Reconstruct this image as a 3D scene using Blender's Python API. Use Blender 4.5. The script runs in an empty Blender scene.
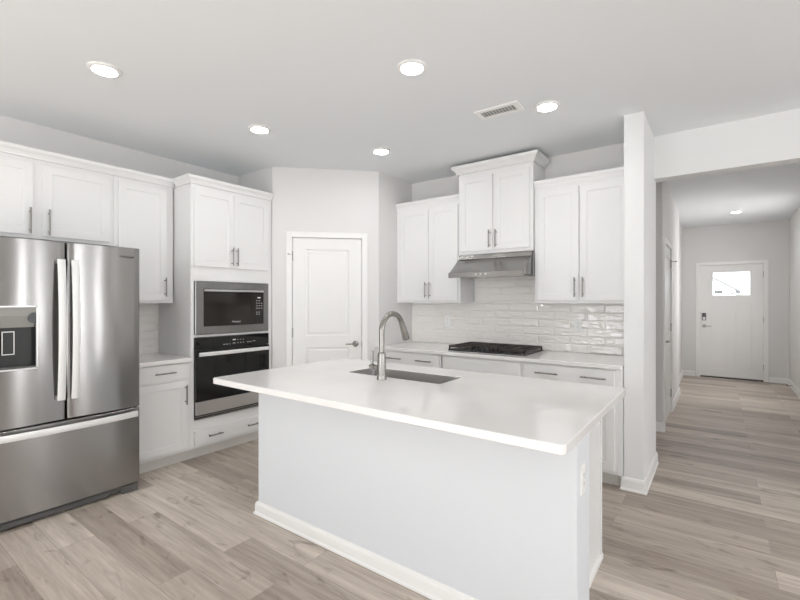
import bpy, bmesh, math, random
from mathutils import Vector, Matrix
random.seed(7)
PI = math.pi
sc = bpy.context.scene
COL = sc.collection

# ------------------------------------------------------------------ camera, world, lights, exposure
cam_d = bpy.data.cameras.new('camera')
cam = bpy.data.objects.new('camera', cam_d)
COL.objects.link(cam)
cam.location = (0, 0, 1.425)
cam.rotation_euler = (PI/2, 0, math.radians(36.4))
cam_d.sensor_width = 36.0
cam_d.lens = 432.7/800*36.0
cam_d.shift_y = 1.0/800
cam_d.clip_start = 0.05
sc.camera = cam

world = bpy.data.worlds.new('world')
sc.world = world
world.use_nodes = True
bg = world.node_tree.nodes['Background']
bg.inputs['Color'].default_value = (0.93, 0.96, 1.0, 1)
bg.inputs['Strength'].default_value = 1.6

def area(name, loc, rot, sx, sy, power, color=(1, 1, 1), spread=None):
    d = bpy.data.lights.new(name, 'AREA')
    d.shape = 'RECTANGLE'; d.size = sx; d.size_y = sy; d.energy = power; d.color = color
    if spread: d.spread = spread
    o = bpy.data.objects.new(name, d)
    COL.objects.link(o)
    o.location = loc; o.rotation_euler = rot
    return o
# area lights for unseen window daylight, plus added fridge streak slits and hall fill
area('daylight_rear', (0.45, -4.05, 1.45), (PI/2, 0, 0), 2.5, 2.2, 12, (0.93, 0.97, 1.0))
area('daylight_rear', (-2.2, -4.05, 1.45), (PI/2, 0, 0), 1.3, 2.2, 26, (0.93, 0.97, 1.0))  # unseen brighter panel, split off to put highlights on the backsplash tiles
area('unseen_side_light', (4.25, -0.9, 1.45), (PI/2, 0, PI/2), 3.2, 2.3, 26, (0.93, 0.97, 1.0))
area('unseen_side_light', (4.25, 2.45, 1.45), (PI/2, 0, PI/2), 0.3, 2.3, 16, (0.97, 0.98, 1.0))  # narrow light added for a bright streak on the refrigerator
area('unseen_side_light', (4.25, 3.40, 1.45), (PI/2, 0, PI/2), 0.22, 2.3, 12, (0.97, 0.98, 1.0))  # second unseen slit, added for another refrigerator streak
area('unseen_side_light', (3.45, 4.42, 1.45), (-PI/2, 0, 0), 0.28, 2.3, 12, (0.97, 0.98, 1.0))  # third slit, added for the streak near the refrigerator's right edge
area('added_hall_fill', (1.2, 8.2, 1.65), (PI/2, 0, PI/2), 0.8, 1.4, 15, (1.0, 0.98, 0.97))  # unseen light added to brighten the hall, not a known window
# sun added through the rear window to bounce off the floor onto the ceiling
sd = bpy.data.lights.new('sun', 'SUN'); sd.energy = 21.0; sd.angle = math.radians(1.5); sd.color = (0.93, 0.97, 1.0)
so = bpy.data.objects.new('sun', sd); COL.objects.link(so); so.rotation_euler = (math.radians(52), 0, math.radians(8))

sc.view_settings.view_transform = 'Standard'
sc.view_settings.look = 'None'
sc.view_settings.exposure = 0.42
sc.view_settings.gamma = 1.0
sc.view_settings.use_curve_mapping = False
sc.cycles.max_bounces = 14
sc.cycles.diffuse_bounces = 8
sc.cycles.sample_clamp_indirect = 6.0
LAMP = 66.0

# ------------------------------------------------------------------ materials
def mat(name, col, rough=0.5, metal=0.0, coat=0.0, spec=0.5):
    m = bpy.data.materials.new(name); m.use_nodes = True
    b = m.node_tree.nodes['Principled BSDF']
    b.inputs['Base Color'].default_value = (*col, 1)
    b.inputs['Roughness'].default_value = rough
    b.inputs['Metallic'].default_value = metal
    b.inputs['Coat Weight'].default_value = coat
    b.inputs['Specular IOR Level'].default_value = spec
    return m
def nd(m, t, **kw):
    n = m.node_tree.nodes.new(t)
    for k, v in kw.items(): setattr(n, k, v)
    return n
def bsdf(m): return m.node_tree.nodes['Principled BSDF']
def lk(m, a, b): m.node_tree.links.new(a, b)
def noise_bump(m, scale, strength, dist=0.002, stretch=(1, 1, 1), detail=2.0):
    tc = nd(m, 'ShaderNodeTexCoord'); mp = nd(m, 'ShaderNodeMapping')
    mp.inputs['Scale'].default_value = stretch
    n = nd(m, 'ShaderNodeTexNoise'); n.inputs['Scale'].default_value = scale; n.inputs['Detail'].default_value = detail
    b = nd(m, 'ShaderNodeBump'); b.inputs['Strength'].default_value = strength; b.inputs['Distance'].default_value = dist
    lk(m, tc.outputs['Object'], mp.inputs['Vector']); lk(m, mp.outputs['Vector'], n.inputs['Vector'])
    lk(m, n.outputs['Fac'], b.inputs['Height']); lk(m, b.outputs['Normal'], bsdf(m).inputs['Normal'])
    return n
M = {}
M['wall'] = mat('wall_paint', (0.715, 0.705, 0.695), 0.85); noise_bump(M['wall'], 260, 0.08)
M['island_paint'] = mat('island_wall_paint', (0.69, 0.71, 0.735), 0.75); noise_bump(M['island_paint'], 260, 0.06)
M['white_wall'] = mat('column_paint', (0.775, 0.78, 0.775), 0.7); noise_bump(M['white_wall'], 260, 0.06)
M['ceiling'] = mat('ceiling_paint', (0.775, 0.797, 0.815), 0.9); noise_bump(M['ceiling'], 180, 0.08)
M['trim'] = mat('trim_paint', (0.84, 0.835, 0.82), 0.35)
M['door'] = mat('door_paint', (0.82, 0.815, 0.80), 0.32)
M['cab'] = mat('cabinet_paint', (0.795, 0.793, 0.788), 0.38)
M['quartz'] = mat('white_quartz', (0.80, 0.785, 0.77), 0.06, spec=0.6)
M['steel'] = mat('brushed_steel', (0.34, 0.333, 0.325), 0.3, 1.0)
M['steel_light'] = mat('satin_steel', (0.66, 0.65, 0.64), 0.38, 1.0)
M['nickel'] = mat('brushed_nickel', (0.34, 0.325, 0.305), 0.26, 1.0)
M['pull'] = mat('pull_nickel', (0.27, 0.255, 0.24), 0.32, 1.0)
M['handle'] = mat('handle_steel', (0.80, 0.80, 0.79), 0.42, 0.35)
M['hinge'] = mat('hinge_steel', (0.42, 0.41, 0.40), 0.35, 1.0)
M['sinksteel'] = mat('sink_steel', (0.62, 0.605, 0.59), 0.42, 1.0)
M['black'] = mat('black_plastic', (0.012, 0.012, 0.012), 0.35)
M['iron'] = mat('cast_iron', (0.032, 0.026, 0.022), 0.5)
M['blackglass'] = mat('black_glass', (0.006, 0.006, 0.006), 0.05)
M['mwglass'] = mat('dark_brown_glass', (0.018, 0.015, 0.012), 0.05)
M['darkgrey'] = mat('dark_grey_plastic', (0.10, 0.098, 0.095), 0.45)
M['dispgrey'] = mat('dispenser_grey', (0.30, 0.30, 0.28), 0.4)
M['cavity'] = mat('dispenser_cavity', (0.03, 0.034, 0.033), 0.25)
M['plate'] = mat('white_plastic', (0.85, 0.85, 0.84), 0.3)
M['slot'] = mat('slot_grey', (0.25, 0.25, 0.25), 0.5)
M['mark'] = mat('printed_mark', (0.55, 0.55, 0.54), 0.5)
M['logo'] = mat('logo_mark', (0.10, 0.095, 0.095), 0.4, 0.6)
M['grout'] = mat('tile_grout', (0.76, 0.735, 0.71), 0.9)
M['tile'] = mat('glazed_tile', (0.88, 0.85, 0.82), 0.05, spec=1.0)
noise_bump(M['tile'], 12, 1.0, 0.010, (1, 1, 2.2), 1.0)
M['kick'] = mat('toe_board_paint', (0.70, 0.69, 0.66), 0.5)
M['siding'] = mat('white_siding', (0.85, 0.86, 0.86), 0.7)
M['shingle'] = mat('grey_shingle', (0.03, 0.03, 0.03), 0.8)
M['concrete'] = mat('pale_concrete', (0.72, 0.71, 0.69), 0.9)
M['rubber'] = mat('dark_rubber', (0.05, 0.045, 0.04), 0.7)
M['ventdark'] = mat('duct_dark', (0.3, 0.3, 0.3), 0.8)
def emat(name, col, s):
    m = bpy.data.materials.new(name); m.use_nodes = True
    b = bsdf(m); b.inputs['Base Color'].default_value = (0.8, 0.8, 0.8, 1)
    b.inputs['Emission Color'].default_value = (*col, 1); b.inputs['Emission Strength'].default_value = s
    return m
M['lamp'] = emat('lamp_diffuser', (0.975, 0.985, 1.0), LAMP)
def glassmat():
    m = bpy.data.materials.new('clear_glass'); m.use_nodes = True
    nt = m.node_tree; nt.nodes.remove(bsdf(m))
    out = nt.nodes['Material Output']
    t = nd(m, 'ShaderNodeBsdfTransparent'); t.inputs['Color'].default_value = (0.97, 0.98, 0.98, 1)
    g = nd(m, 'ShaderNodeBsdfGlossy'); g.inputs['Roughness'].default_value = 0.02
    f = nd(m, 'ShaderNodeFresnel'); f.inputs['IOR'].default_value = 1.45
    mx = nd(m, 'ShaderNodeMixShader')
    lk(m, f.outputs[0], mx.inputs[0]); lk(m, t.outputs[0], mx.inputs[1]); lk(m, g.outputs[0], mx.inputs[2])
    lk(m, mx.outputs[0], out.inputs['Surface'])
    return m
M['glass'] = glassmat()

def quartz_nodes():
    m = M['quartz']
    tc = nd(m, 'ShaderNodeTexCoord')
    n = nd(m, 'ShaderNodeTexNoise'); n.inputs['Scale'].default_value = 2.2; n.inputs['Detail'].default_value = 6
    r = nd(m, 'ShaderNodeValToRGB')
    r.color_ramp.elements[0].position = 0.3; r.color_ramp.elements[0].color = (0.77, 0.75, 0.735, 1)
    r.color_ramp.elements[1].position = 0.62; r.color_ramp.elements[1].color = (0.82, 0.81, 0.80, 1)
    lk(m, tc.outputs['Object'], n.inputs['Vector']); lk(m, n.outputs['Fac'], r.inputs['Fac'])
    lk(m, r.outputs['Color'], bsdf(m).inputs['Base Color'])
quartz_nodes()

def steel_nodes(m, wav, scale_z=1.0, rough=0.26, aniso=0.75, rot=0.0):
    b = bsdf(m)
    t = nd(m, 'ShaderNodeTangent'); t.direction_type = 'RADIAL'; t.axis = 'Z'
    b.inputs['Anisotropic'].default_value = aniso
    b.inputs['Anisotropic Rotation'].default_value = rot
    b.inputs['Roughness'].default_value = rough
    lk(m, t.outputs['Tangent'], b.inputs['Tangent'])
    n = noise_bump(m, 2.6, wav, 0.01, (1, 2.4, 0.35), 1.0)
steel_nodes(M['steel'], 0.6, rough=0.22, aniso=0.85, rot=0.25)
steel_nodes(M['steel_light'], 0.04, rough=0.33, aniso=0.5)

def floor_mat():
    m = bpy.data.materials.new('plank_floor'); m.use_nodes = True
    b = bsdf(m)
    tc = nd(m, 'ShaderNodeTexCoord')
    mp = nd(m, 'ShaderNodeMapping'); mp.inputs['Location'].default_value = (0.55, 0.075, 0)
    lk(m, tc.outputs['Object'], mp.inputs['Vector'])
    br = nd(m, 'ShaderNodeTexBrick'); br.offset = 0.37; br.offset_frequency = 2; br.squash = 1.0
    br.inputs['Color1'].default_value = (0, 0, 0, 1); br.inputs['Color2'].default_value = (1, 1, 1, 1)
    br.inputs['Mortar'].default_value = (0.5, 0.5, 0.5, 1)
    br.inputs['Scale'].default_value = 1.0; br.inputs['Mortar Size'].default_value = 0.0016
    br.inputs['Mortar Smooth'].default_value = 0.2; br.inputs['Bias'].default_value = 0.0
    br.inputs['Brick Width'].default_value = 1.25; br.inputs['Row Height'].default_value = 0.182
    lk(m, mp.outputs['Vector'], br.inputs['Vector'])
    # grain: noise stretched along the planks, shifted per plank
    sep = nd(m, 'ShaderNodeSeparateColor'); lk(m, br.outputs['Color'], sep.inputs[0])
    cmb = nd(m, 'ShaderNodeCombineXYZ')
    mul = nd(m, 'ShaderNodeMath', operation='MULTIPLY'); mul.inputs[1].default_value = 37.0
    lk(m, sep.outputs[0], mul.inputs[0]); lk(m, mul.outputs[0], cmb.inputs['Z']); lk(m, mul.outputs[0], cmb.inputs['X'])
    add = nd(m, 'ShaderNodeVectorMath', operation='ADD')
    lk(m, tc.outputs['Object'], add.inputs[0]); lk(m, cmb.outputs[0], add.inputs[1])
    def noise(scale, st, detail, rough=0.55, dist=0.0):
        q = nd(m, 'ShaderNodeMapping'); q.inputs['Scale'].default_value = st
        lk(m, add.outputs[0], q.inputs['Vector'])
        n = nd(m, 'ShaderNodeTexNoise'); n.inputs['Scale'].default_value = scale
        n.inputs['Detail'].default_value = detail; n.inputs['Roughness'].default_value = rough
        n.inputs['Distortion'].default_value = dist
        lk(m, q.outputs[0], n.inputs['Vector']); return n
    g1 = noise(1.6, (0.55, 8.0, 1), 5, 0.6, 0.8)
    g2 = noise(6.0, (0.6, 9.0, 1), 6, 0.65, 0.4)
    g3 = noise(3.5, (1.0, 2.6, 1), 3, 0.5, 1.5)
    ramp = nd(m, 'ShaderNodeValToRGB')
    e = ramp.color_ramp.elements
    e[0].position = 0.0; e[0].color = (0.25, 0.20, 0.165, 1)
    e[1].position = 1.0; e[1].color = (0.69, 0.615, 0.54, 1)
    mid = e.new(0.5); mid.color = (0.44, 0.378, 0.322, 1)
    def mm(op, a, v):
        n = nd(m, 'ShaderNodeMath', operation=op)
        lk(m, a, n.inputs[0])
        if isinstance(v, (int, float)): n.inputs[1].default_value = v
        else: lk(m, v, n.inputs[1])
        return n.outputs[0]
    s = mm('MULTIPLY', sep.outputs[0], 0.62)
    s = mm('ADD', s, mm('MULTIPLY', mm('SUBTRACT', g1.outputs['Fac'], 0.5), 1.1))
    s = mm('ADD', s, mm('MULTIPLY', mm('SUBTRACT', g2.outputs['Fac'], 0.5), 0.75))
    s = mm('ADD', s, 0.20)
    lk(m, s, ramp.inputs['Fac'])
    # knots and dark figure
    kn = nd(m, 'ShaderNodeValToRGB')
    kn.color_ramp.elements[0].position = 0.60; kn.color_ramp.elements[0].color = (1, 1, 1, 1)
    kn.color_ramp.elements[1].position = 0.74; kn.color_ramp.elements[1].color = (0.50, 0.46, 0.43, 1)
    lk(m, g3.outputs['Fac'], kn.inputs['Fac'])
    mix = nd(m, 'ShaderNodeMix', data_type='RGBA', blend_type='MULTIPLY'); mix.inputs[0].default_value = 0.8
    lk(m, ramp.outputs['Color'], mix.inputs[6]); lk(m, kn.outputs['Color'], mix.inputs[7])
    seam = nd(m, 'ShaderNodeMix', data_type='RGBA')
    lk(m, mm('MULTIPLY', br.outputs['Fac'], 0.5), seam.inputs[0]); lk(m, mix.outputs[2], seam.inputs[6])
    seam.inputs[7].default_value = (0.16, 0.13, 0.105, 1)
    lk(m, seam.outputs[2], b.inputs['Base Color'])
    b.inputs['Roughness'].default_value = 0.42
    bp = nd(m, 'ShaderNodeBump'); bp.inputs['Strength'].default_value = 0.12; bp.inputs['Distance'].default_value = 0.002
    lk(m, g2.outputs['Fac'], bp.inputs['Height']); lk(m, bp.outputs['Normal'], b.inputs['Normal'])
    return m
M['floor'] = floor_mat()

# ------------------------------------------------------------------ mesh helpers
def obj(name, bm, m, parent=None, smooth=None, label=None):
    bmesh.ops.recalc_face_normals(bm, faces=bm.faces[:])
    me = bpy.data.meshes.new(name)
    bm.to_mesh(me); bm.free()
    me.materials.append(M[m] if isinstance(m, str) else m)
    o = bpy.data.objects.new(name, me); COL.objects.link(o)
    if parent is not None: o.parent = parent
    if label: o['label'] = label
    if smooth is not None:
        for p in me.polygons: p.use_smooth = True
        try: me.set_sharp_from_angle(angle=math.radians(smooth))
        except Exception: pass
    return o
def tag(o, label, cat, group=None, kind=None):
    if label: o['label'] = label
    if cat: o['category'] = cat
    if group: o['group'] = group
    if kind: o['kind'] = kind
    return o
def thing(name, label, cat, loc=(0, 0, 0), rotz=0.0, group=None, kind=None):
    o = bpy.data.objects.new(name, None); COL.objects.link(o)
    o.location = loc; o.rotation_euler = (0, 0, rotz); o.empty_display_size = 0.1
    return tag(o, label, cat, group, kind)
def NB(): return bmesh.new()
def box(bm, x0, x1, y0, y1, z0, z1, bev=0.0):
    t = bmesh.new()
    bmesh.ops.create_cube(t, size=1.0)
    for v in t.verts:
        v.co = Vector(((x0+x1)/2 + v.co.x*(x1-x0), (y0+y1)/2 + v.co.y*(y1-y0), (z0+z1)/2 + v.co.z*(z1-z0)))
    if bev > 0: bmesh.ops.bevel(t, geom=t.edges[:], offset=bev, segments=2, affect='EDGES', profile=0.6)
    merge(bm, t)
    return bm
def merge(bm, t, mtx=None):
    vm = {}
    for v in t.verts: vm[v] = bm.verts.new(mtx @ v.co if mtx else v.co)
    for f in t.faces:
        try: bm.faces.new([vm[v] for v in f.verts])
        except ValueError: pass
    t.free()
def loft(bm, loops, cap0=False, cap1=False, closed=True, wrap=False):
    rows = [[bm.verts.new(p) for p in lp] for lp in loops]
    n = len(rows[0])
    pairs = list(zip(rows, rows[1:])) + ([(rows[-1], rows[0])] if wrap else [])
    for a, b in pairs:
        for i in range(n if closed else n-1):
            j = (i+1) % n
            bm.faces.new((a[i], a[j], b[j], b[i]))
    if cap0: bm.faces.new(rows[0])
    if cap1: bm.faces.new(rows[-1])
    return bm
def rrect(x0, x1, y0, y1, r, n=4):
    pts = []
    for cx, cy, a0 in ((x1-r, y1-r, 0), (x0+r, y1-r, 90), (x0+r, y0+r, 180), (x1-r, y0+r, 270)):
        for k in range(n+1):
            a = math.radians(a0 + 90*k/n)
            pts.append((cx + r*math.cos(a), cy + r*math.sin(a)))
    return pts
def rect(a0, a1, b0, b1): return [(a0, b0), (a1, b0), (a1, b1), (a0, b1)]
def lathe(bm, prof, origin=(0, 0, 0), axis='Z', seg=24, caps=True):
    loops = []
    for r, h in prof:
        lp = []
        for k in range(seg):
            a = 2*PI*k/seg
            c, s = r*math.cos(a), r*math.sin(a)
            p = {'Z': (c, s, h), 'Y': (c, h, s), 'X': (h, c, s)}[axis]
            lp.append((p[0]+origin[0], p[1]+origin[1], p[2]+origin[2]))
        loops.append(lp)
    return loft(bm, loops, caps, caps)
def tube(bm, path, rad, seg=12, caps=True):
    path = [Vector(p) for p in path]
    rads = rad if isinstance(rad, (list, tuple)) else [rad]*len(path)
    loops = []; nrm = None
    for i, p in enumerate(path):
        t = (path[min(i+1, len(path)-1)] - path[max(i-1, 0)]).normalized()
        if nrm is None:
            ref = Vector((0, 0, 1)) if abs(t.z) < 0.9 else Vector((1, 0, 0))
            nrm = t.cross(ref).normalized()
        nrm = (nrm - t*nrm.dot(t)).normalized()
        bn = t.cross(nrm)
        loops.append([p + nrm*rads[i]*math.cos(2*PI*k/seg) + bn*rads[i]*math.sin(2*PI*k/seg) for k in range(seg)])
    return loft(bm, loops, caps, caps)
def extr(bm, prof, a0, a1, axis='X', mit0=0.0, mit1=0.0):
    """profile of (depth, height) pairs swept along an axis; mit = how far the ends follow the depth (mitred corners)"""
    loops = []
    for a, mit in ((a0, mit0), (a1, mit1)):
        lp = []
        for d, h in prof:
            q = a + mit*d
            lp.append({'X': (q, d, h), 'Y': (d, q, h)}[axis])
        loops.append(lp)
    return loft(bm, loops, True, True)
def text_mesh(name, s, size, m, parent, mtx, extrude=0.0006):
    c = bpy.data.curves.new(name, 'FONT'); c.body = s; c.size = size; c.extrude = extrude
    c.align_x = 'CENTER'; c.align_y = 'CENTER'
    t = bpy.data.objects.new(name + '_curve', c); COL.objects.link(t)
    bpy.context.view_layer.update()
    me = bpy.data.meshes.new_from_object(t)
    bpy.data.objects.remove(t); bpy.data.curves.remove(c)
    me.transform(mtx); me.materials.append(M[m]); me.name = name
    o = bpy.data.objects.new(name, me); COL.objects.link(o); o.parent = parent
    return o
FACE = Matrix.Rotation(PI/2, 4, 'X')            # text facing local -Y

# ---- panels, pulls (local frame: front looks to -Y, x to the right, z up)
def shaker_bm(x0, x1, z0, z1, y, t=0.02, rail=0.058, rec=0.006):
    bm = NB()
    L = []
    def lp(ins, yy): L.append([(a, yy, b) for a, b in rect(x0+ins, x1-ins, z0+ins, z1-ins)])
    lp(0, y); lp(0, y-t+0.002); lp(0.002, y-t); lp(rail, y-t); lp(rail+0.003, y-t+rec); 
    loft(bm, L, True, True)
    return bm
def slab_bm(x0, x1, z0, z1, y, t=0.02):
    bm = NB()
    return box(bm, x0, x1, y-t, y, z0, z1, 0.0025)
def pull_bm(x, y, z, length, vertical=True, r=0.0062, off=0.034):
    bm = NB()
    h = length/2
    if vertical:
        tube(bm, [(x, y-off, z-h), (x, y-off, z+h)], r, 10)
        for s in (-1, 1): tube(bm, [(x, y, z+s*h*0.72), (x, y-off, z+s*h*0.72)], r*0.8, 8)
    else:
        tube(bm, [(x-h, y-off, z), (x+h, y-off, z)], r, 10)
        for s in (-1, 1): tube(bm, [(x+s*h*0.72, y, z), (x+s*h*0.72, y-off, z)], r*0.8, 8)
    return bm
def cab_door(root, x0, x1, z0, z1, y=0.0, pull=None, plen=0.17, rail=0.058):
    d = obj('door', shaker_bm(x0, x1, z0, z1, y, rail=rail), 'cab', root)
    if pull:
        obj('handle', pull_bm(pull[0], y-0.02, pull[1], plen), 'pull', d, 40, 'brushed nickel bar pull')
    return d
def cab_drawer(root, x0, x1, z0, z1, y=0.0, pulls=(), plen=0.17, name='drawer'):
    d = obj(name, slab_bm(x0, x1, z0, z1, y), 'cab', root)
    for px in pulls:
        obj('handle', pull_bm(px, y-0.02, (z0+z1)/2, plen, False), 'pull', d, 40, 'brushed nickel bar pull')
    return d
def frame_body(root, w, z0, z1, depth, openings=(), t=0.018):
    """cabinet carcass with a face frame lying at y = 0..depth"""
    bm = NB()
    box(bm, 0, w, 0.0, depth, z0, z1, 0.0015)
    return obj('body', bm, 'cab', root)
CROWN = [(0.0, 0.0), (-0.012, 0.0), (-0.012, 0.012), (-0.02, 0.03), (-0.034, 0.045), (-0.038, 0.062), (-0.038, 0.07), (0.0, 0.07)]
def crown(root, w, z, sx=1.0, sz=1.0, left_ret=None, right_ret=None):
    bm = NB()
    prof = [(d*sx, z + h*sz) for d, h in CROWN]
    extr(bm, prof, 0, w, 'X', 1.0 if left_ret else 0.0, -1.0 if right_ret else 0.0)
    for side, ret in ((0, left_ret), (1, right_ret)):
        if not ret: continue
        loops = []
        for yy, mit in ((0.0, 1.0), (ret, 0.0)):
            lp = []
            for d, h in prof:
                x = d if side == 0 else w - d
                lp.append((x, yy + mit*d, h))
            loops.append(lp)
        loft(bm, loops, True, True)
    return obj('crown_molding', bm, 'cab', root)

# ------------------------------------------------------------------ the setting
CEIL = 2.83
XL, YB = -4.37, 4.27
def struct(name, bm, m, label=None, parent=None):
    o = obj(name, bm, m, parent)
    if parent is None: tag(o, label, 'room' if not label else None, None, 'structure')
    return o
def sbox(name, m, *a, label=None, cat='wall'):
    o = obj(name, box(NB(), *a), m)
    return tag(o, label, cat, None, 'structure')
sbox('floor', 'floor', XL-0.15, 4.4, -4.2, 10.15, -0.1, 0.0, label='pale brown wood plank floor running through kitchen and hall', cat='floor')
sbox('ceiling', 'ceiling', XL-0.15, 4.4, -4.2, 10.15, CEIL, CEIL+0.12, label='flat off-white ceiling over kitchen and hall', cat='ceiling')
sbox('wall_left', 'wall', XL-0.15, XL, -4.2, 4.4, 0, CEIL, label='warm white wall behind the refrigerator and oven cabinets')
sbox('wall_back', 'wall', XL, -0.583, YB, YB+0.14, 0, CEIL, label='warm white wall behind the range hood and backsplash')
# corner pantry: short return, diagonal face with the door opening, short side
P0 = Vector((-3.76, 2.85)); PX = Vector((-2.97, 3.64)); U = Vector((1, 1)).normalized(); DL = (PX-P0).length
D0, D1, DH = 0.206, 0.931, 2.092
bm = NB()
box(bm, XL, P0.x, 2.85, 2.95, 0, CEIL)
tag(obj('wall_pantry_return', bm, 'wall'), 'narrow wall return above the oven cabinet end', 'wall', None, 'structure')
bm = NB()
ext = 0.0
for a, b, z0, z1 in ((0, D0-0.012, 0, CEIL), (D1+0.012, DL, 0, CEIL), (D0-0.012, D1+0.012, DH+0.012, CEIL)):
    box(bm, a, b, 0, 0.11, z0, z1)
o = obj('wall_pantry', bm, 'wall'); o.location = (P0.x, P0.y, 0); o.rotation_euler = (0, 0, PI/4)
tag(o, 'diagonal corner wall holding the white pantry door', 'wall', None, 'structure')
sbox('wall_pantry_side', 'wall', PX.x-0.1, PX.x, PX.y, YB, 0, CEIL, label='short wall between the pantry corner and the range counter')
sbox('column', 'white_wall', -0.580, -0.448, 3.648, YB+0.141, 0, CEIL, label='white wing wall ending like a column beside the range counter', cat='column')
sbox('beam', 'white_wall', -0.448, 0.97, YB, YB+0.14, 2.47, CEIL, label='white dropped beam over the opening to the hall', cat='beam')
# hall
HX, HY = -0.497, 9.95
DA, DB = 5.66, 6.50
bm = NB()
box(bm, HX-0.12, HX, 5.5, DA-0.012, 0, CEIL); box(bm, HX-0.12, HX, DB+0.012, 7.95, 0, CEIL); box(bm, HX-0.12, HX, DA-0.012, DB+0.012, 2.09, CEIL)
tag(obj('wall_hall_left', bm, 'wall'), 'left hall wall holding a white side door', 'wall', None, 'structure')
sbox('wall_hall_recess', 'wall', -2.6, HX-0.12, 5.5, 5.62, 0, CEIL, label='wall facing the kitchen just past the column')
sbox('wall_hall_step', 'wall', -0.72, -0.57, 7.95, HY, 0, CEIL, label='set back hall wall next to the front door')
sbox('wall_passage', 'wall', -2.72, -2.6, YB+0.14, 5.62, 0, CEIL, label='end wall of the side passage behind the kitchen')
bm = NB()
FD0, FD1, FDH = -0.287, 0.634, 2.088
box(bm, -0.72, FD0-0.012, HY, HY+0.14, 0, CEIL); box(bm, FD1+0.012, 1.1, HY, HY+0.14, 0, CEIL); box(bm, FD0-0.012, FD1+0.012, HY, HY+0.14, FDH+0.012, CEIL)
tag(obj('wall_hall_end', bm, 'wall'), 'grey end wall of the hall around the front door', 'wall', None, 'structure')
# living area behind the camera
bm = NB()
box(bm, 1.1, 3.29, YB, YB+0.14, 0, CEIL); box(bm, 3.61, 4.4, YB, YB+0.14, 0, CEIL); box(bm, 3.29, 3.61, YB, YB+0.14, 0, 0.3); box(bm, 3.29, 3.61, YB, YB+0.14, 2.6, CEIL)  # narrow opening added to let the third streak light in
tag(obj('wall_front', bm, 'wall'), 'living area wall outside the picture', 'wall', None, 'structure')
def wall_with_window(name, horizontal, c, a0, a1, w0, w1, zb, zt, label):
    bm = NB(); t = 0.14
    def bx(p, q, z0, z1):
        if q-p < 1e-4: return
        if horizontal: box(bm, p, q, c-t, c, z0, z1)
        else: box(bm, c, c+t, p, q, z0, z1)
    bx(a0, w0, 0, CEIL); bx(w1, a1, 0, CEIL); bx(w0, w1, 0, zb); bx(w0, w1, zt, CEIL)
    tag(obj(name, bm, 'wall'), label, 'wall', None, 'structure')
wall_with_window('wall_rear', True, -3.9, XL, 4.3, -2.95, 1.75, 0.3, 2.6, 'window wall behind the viewpoint')
def wall_windows_x(name, c, t, a0, a1, wins, zb, zt, label):
    bm = NB(); p = a0
    for w0, w1 in wins:
        box(bm, c, c+t, p, w0, 0, CEIL); box(bm, c, c+t, w0, w1, 0, zb); box(bm, c, c+t, w0, w1, zt, CEIL); p = w1
    box(bm, c, c+t, p, a1, 0, CEIL)
    tag(obj(name, bm, 'wall'), label, 'wall', None, 'structure')
wall_windows_x('wall_right', 4.1, 0.14, -3.9, YB, ((-2.5, 0.7), (2.28, 2.62), (3.27, 3.53)), 0.3, 2.6, 'window wall to the right of the viewpoint')  # the two narrow openings are added for the refrigerator streak lights
wall_windows_x('wall_hall_right', 0.97, 0.13, YB, HY, ((7.75, 8.65),), 0.9, 2.4, 'right wall of the hall')  # opening out of view, added for the hall fill light
def window_frame(name, horizontal, c, w0, w1, zb, zt, nm, label):
    r = thing(name, label, 'window', (0, 0, 0), 0, None, 'structure')
    bm = NB()
    def bx(p, q, z0, z1):
        if horizontal: box(bm, p, q, c-0.09, c-0.03, z0, z1)
        else: box(bm, c+0.03, c+0.09, p, q, z0, z1)
    bx(w0, w1, zb, zb+0.06); bx(w0, w1, zt-0.06, zt)
    for k in range(nm+1):
        p = w0 + (w1-w0-0.06)*k/nm
        bx(p, p+0.06, zb, zt)
    obj('frame', bm, 'trim', r)
window_frame('window_1', True, -3.9, -2.95, 1.75, 0.3, 2.6, 3, 'white framed window behind the viewpoint')
window_frame('window_2', False, 4.1, -2.5, 0.7, 0.3, 2.6, 3, 'white framed window right of the viewpoint')

# baseboards: one strip profile, per wall
BB = [(0.0, 0.0), (-0.022, 0.0), (-0.021, 0.010), (-0.015, 0.018), (-0.015, 0.076), (-0.011, 0.089), (-0.006, 0.096), (0.0, 0.096)]
def baseboard(name, runs, label):
    """runs: (p, q) points on the floor with the room on the right-hand side of p -> q"""
    bm = NB()
    for (p, q, m0, m1) in runs:
        p = Vector(p); q = Vector(q); d = (q-p).normalized(); n = Vector((d.y, -d.x))
        L = (q-p).length
        loops = []
        for a, mit in ((0.0, m0), (L, m1)):
            lp = []
            for dd, h in BB:
                w = p + d*(a + mit*(-dd)) + n*(-dd)
                lp.append((w.x, w.y, h))
            loops.append(lp)
        loft(bm, loops, True, True)
    return tag(obj(name, bm, 'trim'), label, 'baseboard', None, 'structure')
baseboard('baseboard_column', [((-0.583, 3.69), (-0.583, 3.648), 0, 1), ((-0.583, 3.648), (-0.448, 3.648), -1, 1), ((-0.448, 3.648), (-0.448, YB+0.14), -1, 0)], 'white baseboard wrapped around the foot of the column')
baseboard('baseboard_recess', [((-2.6, 5.5), (HX, 5.5), 0, 1), ((HX, 5.5), (HX, DA-0.09), -1, 0)], 'white baseboard on the recessed wall behind the column')
baseboard('baseboard_hall_left', [((HX, DB+0.09), (HX, 7.95), 0, 0), ((-0.57, 7.96), (-0.57, HY), 0, -1)], 'white baseboard along the left hall wall')
baseboard('baseboard_hall_end', [((-0.57, HY), (FD0-0.075, HY), 1, 0), ((FD1+0.075, HY), (0.97, HY), 0, -1)], 'white baseboard on either side of the front door')
baseboard('baseboard_hall_right', [((0.97, HY), (0.97, YB+0.14), 1, 0)], 'white baseboard along the right hall wall')
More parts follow.
